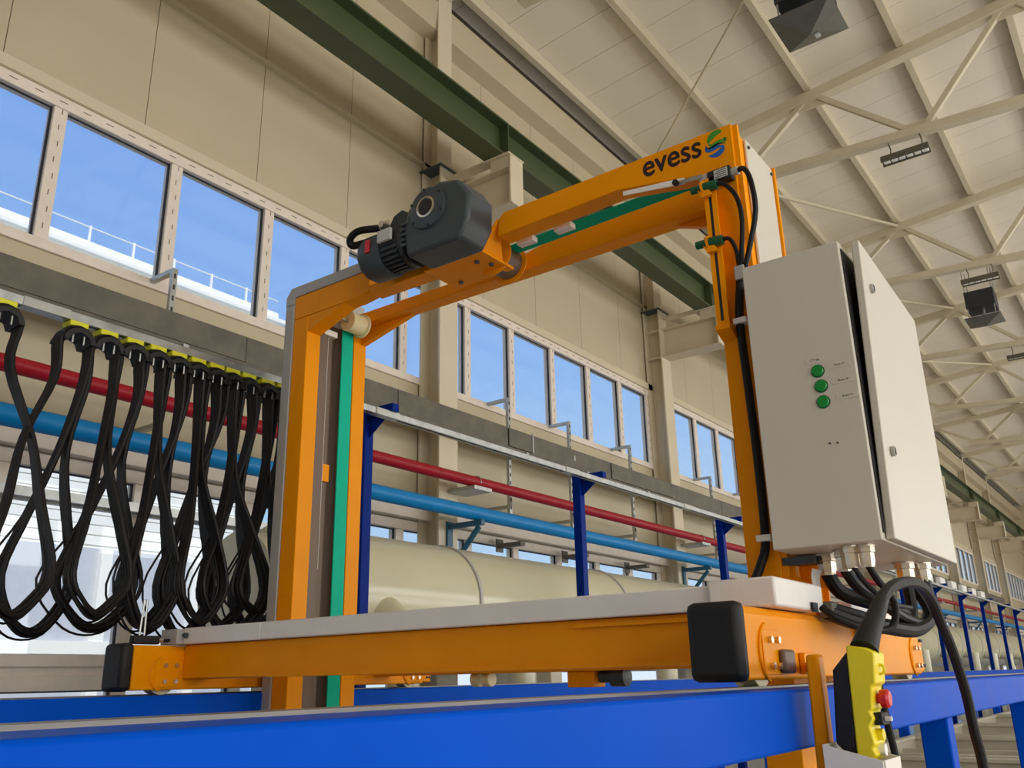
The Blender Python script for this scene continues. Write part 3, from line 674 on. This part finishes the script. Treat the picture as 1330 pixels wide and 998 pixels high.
# gear motor
t = thing('gear_motor', 'dark slate gear motor mounted on the portal beam', 'motor', (3.1, 2.75, 2.03))
GX0, GX1 = 2.985, 3.19
gb = MB().prism('x', [(2.80, 2.035), (2.83, 2.18), (2.80, 2.30), (2.72, 2.37), (2.58, 2.395), (2.46, 2.365), (2.395, 2.27), (2.40, 2.13), (2.46, 2.035)], GX0, GX1).build('gear_housing', 'slate', t, bev=.02)
MB().lathe((GX0+.002, 2.655, 2.262), (-1, 0, 0), [(.115, 0), (.112, .014), (.095, .02)], 40).build('cover_disc', 'slate', gb)
MB().lathe((GX0-.018, 2.655, 2.262), (-1, 0, 0), [(.058, 0), (.058, .006), (.048, .008), (.048, .002)], 36).build('hollow_shaft_ring', 'nickel', gb)
MB().lathe((GX0-.019, 2.655, 2.262), (-1, 0, 0), [(.046, 0), (.044, .004)], 32).build('shaft_bore', 'gasket', gb)
for a in range(6):
    an = a*PI/3+.4; MB().cyl((GX0-.012, 2.655+.104*math.cos(an), 2.262+.104*math.sin(an)), (GX0-.022, 2.655+.104*math.cos(an), 2.262+.104*math.sin(an)), .007, n=8).build('screw', 'slate_dark', gb)
for q in range(5): MB().box(GX0-.008, GX0+.004, 2.80+.012*(q % 2), 2.835, 2.10+.03*q, 2.112+.03*q).build('rib', 'slate', gb, smooth=False)
MC = (3.09, 0, 2.155)
mb_ = MB().lathe((MC[0], 2.825, MC[2]), (0, 1, 0), [(.09, 0), (.118, .01), (.118, .035), (.10, .04), (.10, .17)], 36).build('motor_body', 'slate_dark', t)
fb = MB()
for q in range(26):
    a = 2*PI*q/26; d = Vector((math.cos(a), 0, math.sin(a))); p0 = Vector((MC[0], 2.87, MC[2]))
    fb.bar(p0+d*.108, p0+d*.108+Vector((0, .12, 0)), .006, .022) if abs(d.x) > .7 else fb.bar(p0+d*.108, p0+d*.108+Vector((0, .12, 0)), .022, .006) if False else fb.bar(p0+d*.108, p0+d*.108+Vector((0, .12, 0)), .012, .012)
fb.build('cooling_fins', 'slate_dark', mb_, smooth=False)
MB().lathe((MC[0], 2.992, MC[2]), (0, 1, 0), [(.124, 0), (.128, .01), (.128, .13), (.115, .155), (.05, .158)], 12, ph=.26).build('fan_cover', 'slate', t)
MB().box(MC[0]-.135, MC[0]-.118, 2.89, 2.98, 2.16, 2.225).build('nameplate', 'label_grey', mb_, smooth=False)
MB().box(MC[0]-.134, MC[0]-.127, 3.04, 3.07, 2.13, 2.20).build('warning_sticker', 'red', mb_, smooth=False)
tb_ = MB().prism('x', [(2.84, 2.25), (2.845, 2.33), (2.88, 2.355), (2.94, 2.335), (2.965, 2.29), (2.965, 2.25)], MC[0]-.06, MC[0]+.07).build('terminal_or_glint_box', 'slate_dark', t, bev=.008)
MB().cyl((MC[0]-.06, 2.966, 2.30), (MC[0]-.06, 3.02, 2.29), .024, n=14).build('gland', 'nickel', tb_)
MB().cyl((MC[0]-.105, 2.985, 2.285), (MC[0]-.085, 2.985, 2.285), .02, n=6).build('gland_nut', 'nickel', tb_)
t = thing('motor_cable', 'black looped cable entering the gear motor', 'cable', (3.05, 3.2, 2.27))
MB().tube([(MC[0]-.06, 3.015, 2.291), (MC[0]-.06, 3.09, 2.31), (MC[0]-.07, 3.19, 2.325), (MC[0]-.07, 3.25, 2.30), (MC[0]-.05, 3.255, 2.265), (MC[0]-.02, 3.20, 2.275), (MC[0]+.04, 3.12, 2.29), (3.24, 3.2, 2.225)], .02, n=10).build('sheath', 'black_cable', t)

# sensors and limit switch at the near corner
sn = None
for j, zz in enumerate((1.942, 1.685)):
    if sn is None:
        t = thing('proximity_sensor', 'x', 'sensor', (3.16, 1.25, zz), 'green proximity sensors')
        MB().cyl((3.15, 1.315, zz+.004), (3.15, 1.275, zz+.002), .017, n=16).build('tip', 'sensor_green', t)
        MB().cyl((3.15, 1.275, zz+.002), (3.15, 1.20, zz-.004), .021, n=16).build('barrel', 'sensor_green', t)
        MB().lathe((3.15, 1.268, zz+.002), (0, -1, 0), [(.028, 0), (.028, .01)], 6).build('nut', 'orange', t)
        MB().prism('x', [(1.225, zz-.045), (1.27, zz-.045), (1.285, zz-.01), (1.275, zz+.03), (1.262, zz-.015), (1.235, zz-.02)], 3.14, 3.16).build('clamp', 'orange', t, smooth=False)
        t['label'] = 'upper green proximity sensor at the portal corner'; sn = t
    else: dup(sn, (0, 0, zz-1.942), 'lower green proximity sensor on the slotted strip')
t = thing('limit_switch', 'black limit switch with printed label and lever at the portal corner', 'limit switch', (3.19, 1.19, 1.98))
bd = MB().box(3.165, 3.215, 1.145, 1.245, 1.965, 2.02).build('body', 'black_rubber', t, bev=.004)
MB().box(3.1635, 3.165, 1.155, 1.215, 1.972, 2.013).build('label_plate', 'label_grey', bd, smooth=False)
for q in range(4): MB().box(3.1628, 3.1634, 1.16, 1.21-.008*(q % 2), 1.977+.009*q, 1.98+.009*q).build('print_line', 'ink', bd, smooth=False)
hd = MB().box(3.17, 3.21, 1.247, 1.285, 1.985, 2.02).build('head', 'grey_cover', t, bev=.003)
MB().quadbox([(3.165, 1.27, 2.0), (3.169, 1.27, 2.0), (3.169, 1.40, 2.012), (3.165, 1.40, 2.012), (3.165, 1.27, 2.02), (3.169, 1.27, 2.02), (3.169, 1.40, 2.028), (3.165, 1.40, 2.028)]).build('lever', 'steel', t, smooth=False)
MB().cyl((3.16, 1.385, 2.015), (3.145, 1.385, 2.015), .014, n=16).build('lever_roller', 'black_rubber', t)
MB().quadbox([(3.19, 1.36, 2.02), (3.195, 1.36, 2.02), (3.195, 1.66, 2.07), (3.19, 1.66, 2.07), (3.19, 1.36, 2.05), (3.195, 1.36, 2.05), (3.195, 1.66, 2.09), (3.19, 1.66, 2.09)]).build('cam_plate', 'cover', t, smooth=False)
MB().cyl((3.19, 1.145, 1.993), (3.19, 1.118, 1.993), .018, n=12).build('gland', 'grey_cover', t)
t = thing('sensor_cables', 'black cables curving from the limit switch and sensors into the column', 'cable', (3.18, 1.1, 1.5))
MB().tube([(3.19, 1.12, 1.993), (3.18, 1.09, 1.985), (3.17, 1.065, 1.92), (3.17, 1.058, 1.78), (3.18, 1.10, 1.64), (3.195, 1.145, 1.53)], .011, n=8).build('cable', 'black_cable', t)
MB().tube([(3.15, 1.20, 1.94), (3.16, 1.17, 1.93), (3.18, 1.135, 1.87), (3.18, 1.122, 1.76), (3.19, 1.145, 1.6), (3.20, 1.155, 1.53)], .010, n=8).build('cable', 'black_cable', t)
MB().tube([(3.15, 1.20, 1.683), (3.16, 1.175, 1.68), (3.18, 1.16, 1.63), (3.20, 1.163, 1.53)], .009, n=8).build('cable', 'black_cable', t)
t = thing('column_cable', 'thick black cable clipped down the near orange column', 'cable', (3.2, 1.18, .3))
MB().tube([(3.195, 1.155, 1.56), (3.198, 1.165, 1.5), (3.20, 1.185, 1.33), (3.20, 1.18, 1.06), (3.20, 1.174, .76), (3.20, 1.178, .47), (3.19, 1.2, .38), (3.17, 1.235, .30)], .017, n=10).build('cable', 'black_cable', t)
for zz in (1.33, .47): MB().box(3.175, 3.222, 1.15, 1.205, zz-.012, zz+.012).build('clip', 'white', t, bev=.003)
MB().box(3.17, 3.222, 1.135, 1.175, 1.50, 1.56).build('saddle', 'grey_cover', t, bev=.003)

# ================================================================== electrical cabinet
t = thing('electrical_cabinet', 'light grey electrical cabinet with three green indicator lamps', 'cabinet', (3.55, .9, .40))
cbx = MB().box(3.05, 4.05, .735, 1.10, .405, 1.485).build('body', 'cabinet', t, bev=.004)
dr = MB().quadbox([(3.095, .705, .41), (4.06, .70, .41), (4.06, .73, .41), (3.095, .733, .41), (3.095, .672, 1.487), (4.06, .70, 1.487), (4.06, .73, 1.487), (3.095, .700, 1.487)]).build('door', 'cabinet', t, bev=.004)
MB().box(3.07, 4.04, .731, .736, .43, 1.46).build('door_seal', 'gasket', t, smooth=False)
for zz, yy in ((1.33, .678), (.72, .694)):
    lk = MB().cyl((3.20, yy+.002, zz), (3.20, yy-.010, zz), .018, n=20).build('lock', 'grey_cover', dr)
    MB().box(3.195, 3.205, yy-.012, yy-.0095, zz-.012, zz+.012).build('key_slot', 'gasket', lk, smooth=False)
for j, (yy, zz) in enumerate(((.866, 1.012), (.861, .955), (.861, .897))):
    la = MB().lathe((3.052, yy, zz), (-1, 0, 0), [(.021, 0), (.021, .008), (.018, .011)], 24).build('indicator_lamp', 'lamp_green', t)
    MB().lathe((3.051, yy, zz), (-1, 0, 0), [(.024, 0), (.024, .004)], 24).build('bezel', 'sensor_green', la)
def plate(y, z, wy, hz, s):
    pl_ = MB().box(3.0485, 3.05, y-wy, y, z, z+hz).build('label_strip', 'cabinet', t, smooth=False)
    text_mesh(s, .05, 'ink', pl_, 'lettering', (3.0484, y-wy*.28, z+hz*.32), (0, -1, 0), (0, 0, 1), (-1, 0, 0), fit=wy*.5)
plate(.905, 1.042, .065, .022, 'Сеть'); plate(.828, 1.010, .075, .024, 'Фаза "А"'); plate(.822, .952, .075, .024, 'Фаза "В"'); plate(.815, .894, .075, .024, 'Фаза "С"')
for (yy, zz) in ((.858, .747), (.832, .745)): MB().cyl((3.05, yy, zz), (3.0475, yy, zz), .0035, n=8).build('screw_hole', 'ink', cbx)
GL = [(3.30, 1.0, .034), (3.22, .915, .026), (3.12, .86, .022), (3.14, .815, .026), (3.78, .845, .034), (3.85, .795, .03)]
for j, (gx, gy, rr) in enumerate(GL):
    g_ = MB().lathe((gx, gy, .404), (0, 0, -1), [(rr*1.15, 0), (rr*1.15, .025), (rr, .027), (rr, .055), (rr*.85, .075)], 8).build('cable_gland', 'nickel', t)
    MB().lathe((gx, gy, .404), (0, 0, -1), [(rr*1.3, 0), (rr*1.3, .006)], 20).build('lock_nut', 'nickel', g_)
# cables under the cabinet
t = thing('cabinet_cables', 'bundle of black cables looping under the cabinet glands', 'cable', (3.4, .9, .2))
paths = [([(3.30, 1.0, .34), (3.33, .97, .27), (3.45, .90, .235), (3.6, .86, .22), (3.75, .86, .20), (3.9, .92, .17), (3.95, 1.0, .18)], .026),
         ([(3.22, .915, .34), (3.26, .89, .28), (3.40, .86, .24), (3.6, .84, .19), (3.78, .80, .17), (3.82, .79, .22), (3.80, .83, .32)], .02),
         ([(3.14, .815, .34), (3.18, .80, .29), (3.25, .775, .22), (3.24, .79, .14), (3.15, .84, .13), (3.06, .92, .17), (3.06, .96, .205)], .012),
         ([(3.12, .86, .34), (3.17, .83, .27), (3.3, .80, .22), (3.45, .77, .21)], .009),
         ([(3.85, .795, .34), (3.85, .79, .26), (3.80, .79, .18), (3.65, .82, .14), (3.45, .87, .15), (3.28, .93, .165), (3.17, .98, .195)], .026),
         ([(3.78, .845, .34), (3.78, .84, .24), (3.72, .84, .17), (3.55, .86, .15), (3.35, .91, .18), (3.2, .98, .21)], .022)]
for pth, rr in paths: MB().tube(pth, rr, n=10).build('cable', 'black_cable', t)
MB().box(3.16, 3.24, .955, 1.005, .175, .23).build('connector', 'tray', t, bev=.006)
MB().box(3.02, 3.07, .975, .982, .19, .22).build('entry_grommet', 'black_rubber', t)
for q in range(6): MB().tube([(3.19+.014*q, 1.02, .285), (3.185+.015*q, 1.02, .32), (3.175+.018*q, 1.01, .345)], .003, n=5).build('white_tie', 'white', t)

# ================================================================== pendant control
t = thing('pendant_control', 'yellow and black pendant control with red stop button', 'pendant control', (2.46, .7, -.21))
Xp0, Xp1 = 2.415, 2.50
MB().prism('x', [(.709, .05), (.752, .004), (.766, -.172), (.74, -.195), (.717, -.20)], Xp0, Xp1).build('back_shell', 'black_rubber', t, bev=.006)
fs = MB().prism('x', [(.709, .064), (.66, .056), (.641, .044), (.648, -.03), (.658, -.035), (.664, -.09), (.671, -.095), (.664, -.112), (.676, -.13), (.668, -.172), (.676, -.18), (.668, -.195), (.684, -.212), (.7165, -.204)], Xp0-.004, Xp1+.004).build('front_shell', 'yellow', t, bev=.005)
MB().lathe((2.458, .662, -.066), (0, -1, 0), [(.012, 0), (.012, .008), (.021, .01), (.023, .026), (.018, .032)], 20).build('stop_button', 'red', t)
MB().box(2.43, 2.49, .648, .67, -.128, -.098).build('selector_block', 'black_rubber', t, bev=.003)
MB().cyl((2.455, .648, -.113), (2.455, .632, -.113), .006, n=10).build('selector_lever', 'white', t)
for zz in (-.150, -.185): MB().cyl((2.458, .676, zz), (2.458, .657, zz), .014, n=16).build('push_button', 'yellow' if zz > -.16 else 'white', t)
MB().tube([(2.455, .648, .015), (2.455, .636, .012), (2.455, .634, -.002), (2.455, .645, -.008)], .004, n=6).build('hanging_eye', 'yellow', t)
MB().tube([(2.45, .675, .052), (2.485, .668, .09), (2.56, .66, .145), (2.62, .655, .19)], lambda s: .036-.018*s, n=14).build('strain_relief', 'black_rubber', t)
t = thing('pendant_cable', 'long black cable arching from the pendant and hanging down', 'cable', (3.0, .65, -.5))
MB().tube([(2.61, .656, .184), (2.72, .65, .226), (2.88, .64, .25), (3.05, .64, .249), (3.17, .64, .212), (3.25, .64, .143), (3.345, .64, .07), (3.46, .64, -.075), (3.49, .64, -.2), (3.54, .64, -.32), (3.58, .64, -.7), (3.6, .64, -1.3)], .017, n=10).build('cable', 'black_cable', t)
t = thing('thin_cable', 'thin black cable hanging straight down behind the pendant', 'cable', (2.68, .7, -.5))
MB().tube([(2.62, .70, .02), (2.647, .70, -.066), (2.673, .70, -.155), (2.704, .70, -.25), (2.75, .70, -.6), (2.8, .70, -1.0)], .010, n=8).build('cable', 'black_cable', t)
t = thing('pendant_holder', 'cream sheet metal pocket holding the pendant', 'holder', (2.45, .72, -.4))
MB().prism('x', [(.65, -.205), (.79, -.172), (.79, -.40), (.65, -.40)], 2.385, 2.39).build('side_plate', 'cover', t, smooth=False)
MB().prism('x', [(.65, -.205), (.79, -.172), (.79, -.40), (.65, -.40)], 2.53, 2.535).build('side_plate', 'cover', t, smooth=False)
MB().box(2.39, 2.53, .645, .65, -.40, -.205).build('front_plate', 'cover', t, smooth=False)
MB().box(2.39, 2.53, .785, .79, -.40, -.172).build('rear_plate', 'cover', t, smooth=False)
MB().box(2.39, 2.53, .65, .785, -.40, -.395).build('bottom_plate', 'cover', t, smooth=False)

# ================================================================== lamps and fan units under the roof
lp = None
for j, (xx, yy) in enumerate(((13.66, 2.07), (19.66, 2.0), (25.66, 2.0), (31.66, 2.0), (37.66, 2.0))):
    if lp is None:
        zz = 7.74
        t = thing('linear_lamp', 'x', 'lamp', (xx, yy, zz), 'linear lamps below the trusses')
        hs = MB().box(xx-.09, xx+.09, yy-.36, yy+.36, zz+.03, zz+.09).build('housing', 'tray', t, bev=.01)
        MB().box(xx-.09, xx-.075, yy-.36, yy+.36, zz-.02, zz+.03).build('side_rail', 'tray', hs); MB().box(xx+.075, xx+.09, yy-.36, yy+.36, zz-.02, zz+.03).build('side_rail', 'tray', hs)
        for q in range(6): MB().box(xx-.07, xx+.07, yy-.34+.115*q, yy-.24+.115*q, zz+.005, zz+.03).build('lens', 'white', t, bev=.01)
        for q in (-.25, .22): MB().tube([(xx, yy+q, zz+.09), (xx+.01, yy+q-.02, zz+.2), (xx, yy+q, bc_(yy)-.075)], .010, n=6).build('hanger', 'tray', t)
        t['label'] = 'slim six-cell lamp hanging from the truss nearest the camera'; lp = t
    else: dup(lp, (xx-13.66, yy-2.07, 0), 'slim six-cell lamp hanging from a truss, %s from the camera' % ORD[j])
fu = None
for j, (xx, yy) in enumerate(((10.44, 2.46), (23.85, 2.50), (36.5, 2.5))):
    if fu is None:
        zz = 8.3; a = .41
        t = thing('ceiling_fan_unit', 'x', 'fan unit', (xx, yy, zz), 'ceiling fan units')
        MB().lathe((xx, yy, zz+.02), (0, 0, -1), [(a*1.414, 0), (.01, .16)], 4, ph=PI/4).build('pyramid_diffuser', 'fan_grey', t, smooth=False)
        MB().box(xx-a, xx+a, yy-a, yy+a, zz+.021, zz+.03).build('diffuser_tray', 'slate_dark', t, smooth=False)
        bx = MB().box(xx-.33, xx+.33, yy-.33, yy+.33, zz+.30, zz+.75).build('fan_box', 'slate_dark', t, bev=.01)
        for (sx1, sy1) in ((-1, -1), (1, -1), (1, 1), (-1, 1)):
            MB().cyl((xx+sx1*.3, yy+sy1*.3, zz+.03), (xx+sx1*.3, yy+sy1*.3, zz+.30), .012, n=8).build('rod', 'galv', t)
            MB().cyl((xx+sx1*.3, yy+sy1*.3, zz+.75), (xx+sx1*.3, yy+sy1*.3, rz(yy)-.05), .012, n=8).build('drop_rod', 'galv', t)
        MB().cyl((xx, yy, zz+.03), (xx, yy, zz+.3), .05, n=12).build('fan_stem', 'steel', t)
        MB().box(xx+.05, xx+.13, yy-.10, yy-.04, zz-.142, zz-.118).build('sticker', 'label_grey', t, smooth=False)
        t['label'] = 'dark ceiling fan unit with pyramid diffuser above the portal corner'; fu = t
    else: dup(fu, (xx-10.44, yy-2.46, 0), 'dark ceiling fan unit with pyramid diffuser, %s from the camera' % ORD[j])

# white boxes modelled in place of light reflecting off the far tray
tb0 = None
for j in range(10):
    xx = 17.4+1.35*j
    if tb0 is None:
        t = thing('terminal_or_glint_box', 'small white box imitating reflected tray light on the far festoon rail nearest the cabinet', 'terminal box', (xx, 4.62, 1.9), 'white tray glints')
        MB().box(xx-.28, xx+.28, 4.56, 4.66, 1.96, 2.14).build('box', 'white', t, bev=.01)
        MB().box(xx-.26, xx+.26, 4.553, 4.56, 1.975, 2.125).build('lid', 'white', t, bev=.006)
        MB().box(xx-.03, xx+.03, 4.59, 4.63, 1.875, 1.96).build('foot', 'galv', t)
        tb0 = t
    else: dup(tb0, (1.35*j, 0, 0), 'small white box imitating reflected tray light on the far festoon rail, %s from the cabinet' % ORD[j])
tbx = MB().box(17, 30.2, 4.56, 4.66, 1.845, 1.874).build('glint_shelf', 'galv'); tag(tbx, 'thin galvanised shelf under the white glint boxes', 'shelf')

# ================================================================== neighbouring building outside
t = thing('neighbour_building', 'white neighbouring building with stepped cornice outside the windows', 'building', (0, 27, FLOOR))
BX0, BX1, BY = -25, 20.0, 25
MB().box(BX0, BX1, BY+.6, BY+10, FLOOR-.1, 11.6).build('wall', 'facade', t, smooth=False)
for j, (z0, z1, d) in enumerate(((11.6, 11.95, .15), (11.95, 12.3, .0), (12.3, 12.75, .3), (12.75, 13.0, .1), (13.0, 13.32, .35))):
    MB().box(BX0, BX1+.4-d, BY+d-.1, BY+10, z0, z1).build('cornice', 'facade', t, bev=.08)
pst = MB().box(BX0, BX0+.06, BY+.3, BY+.36, 13.25, 13.85).build('rail_post', 'facade', t, smooth=False); copies(pst, [(1.5*q, 0, 0) for q in range(1, 30)])
MB().cyl((BX0, BY+.33, 13.8), (BX1, BY+.33, 13.8), .02, n=6).build('handrail', 'facade', t)
MB().box(BX0, BX1, BY+.45, BY+.6, FLOOR-.1, 3.9).build('plinth', 'facade_grey', t, smooth=False)
sd = MB().box(BX0, BX1, BY+.55, BY+.6, 4.0, 4.28).build('siding_board', 'facade', t, bev=.02); copies(sd, [(0, 0, .3*q) for q in range(1, 25)])
for q in range(14):
    MB().box(BX0+2+3.1*q, BX0+2.35+3.1*q, BY+.25, BY+.45, FLOOR-.1, 3.9).build('pilaster', 'facade', t, smooth=False)
MB().box(BX0, BX1, BY+.2, BY+.45, .9, 1.25).build('string_course', 'facade', t, smooth=False)
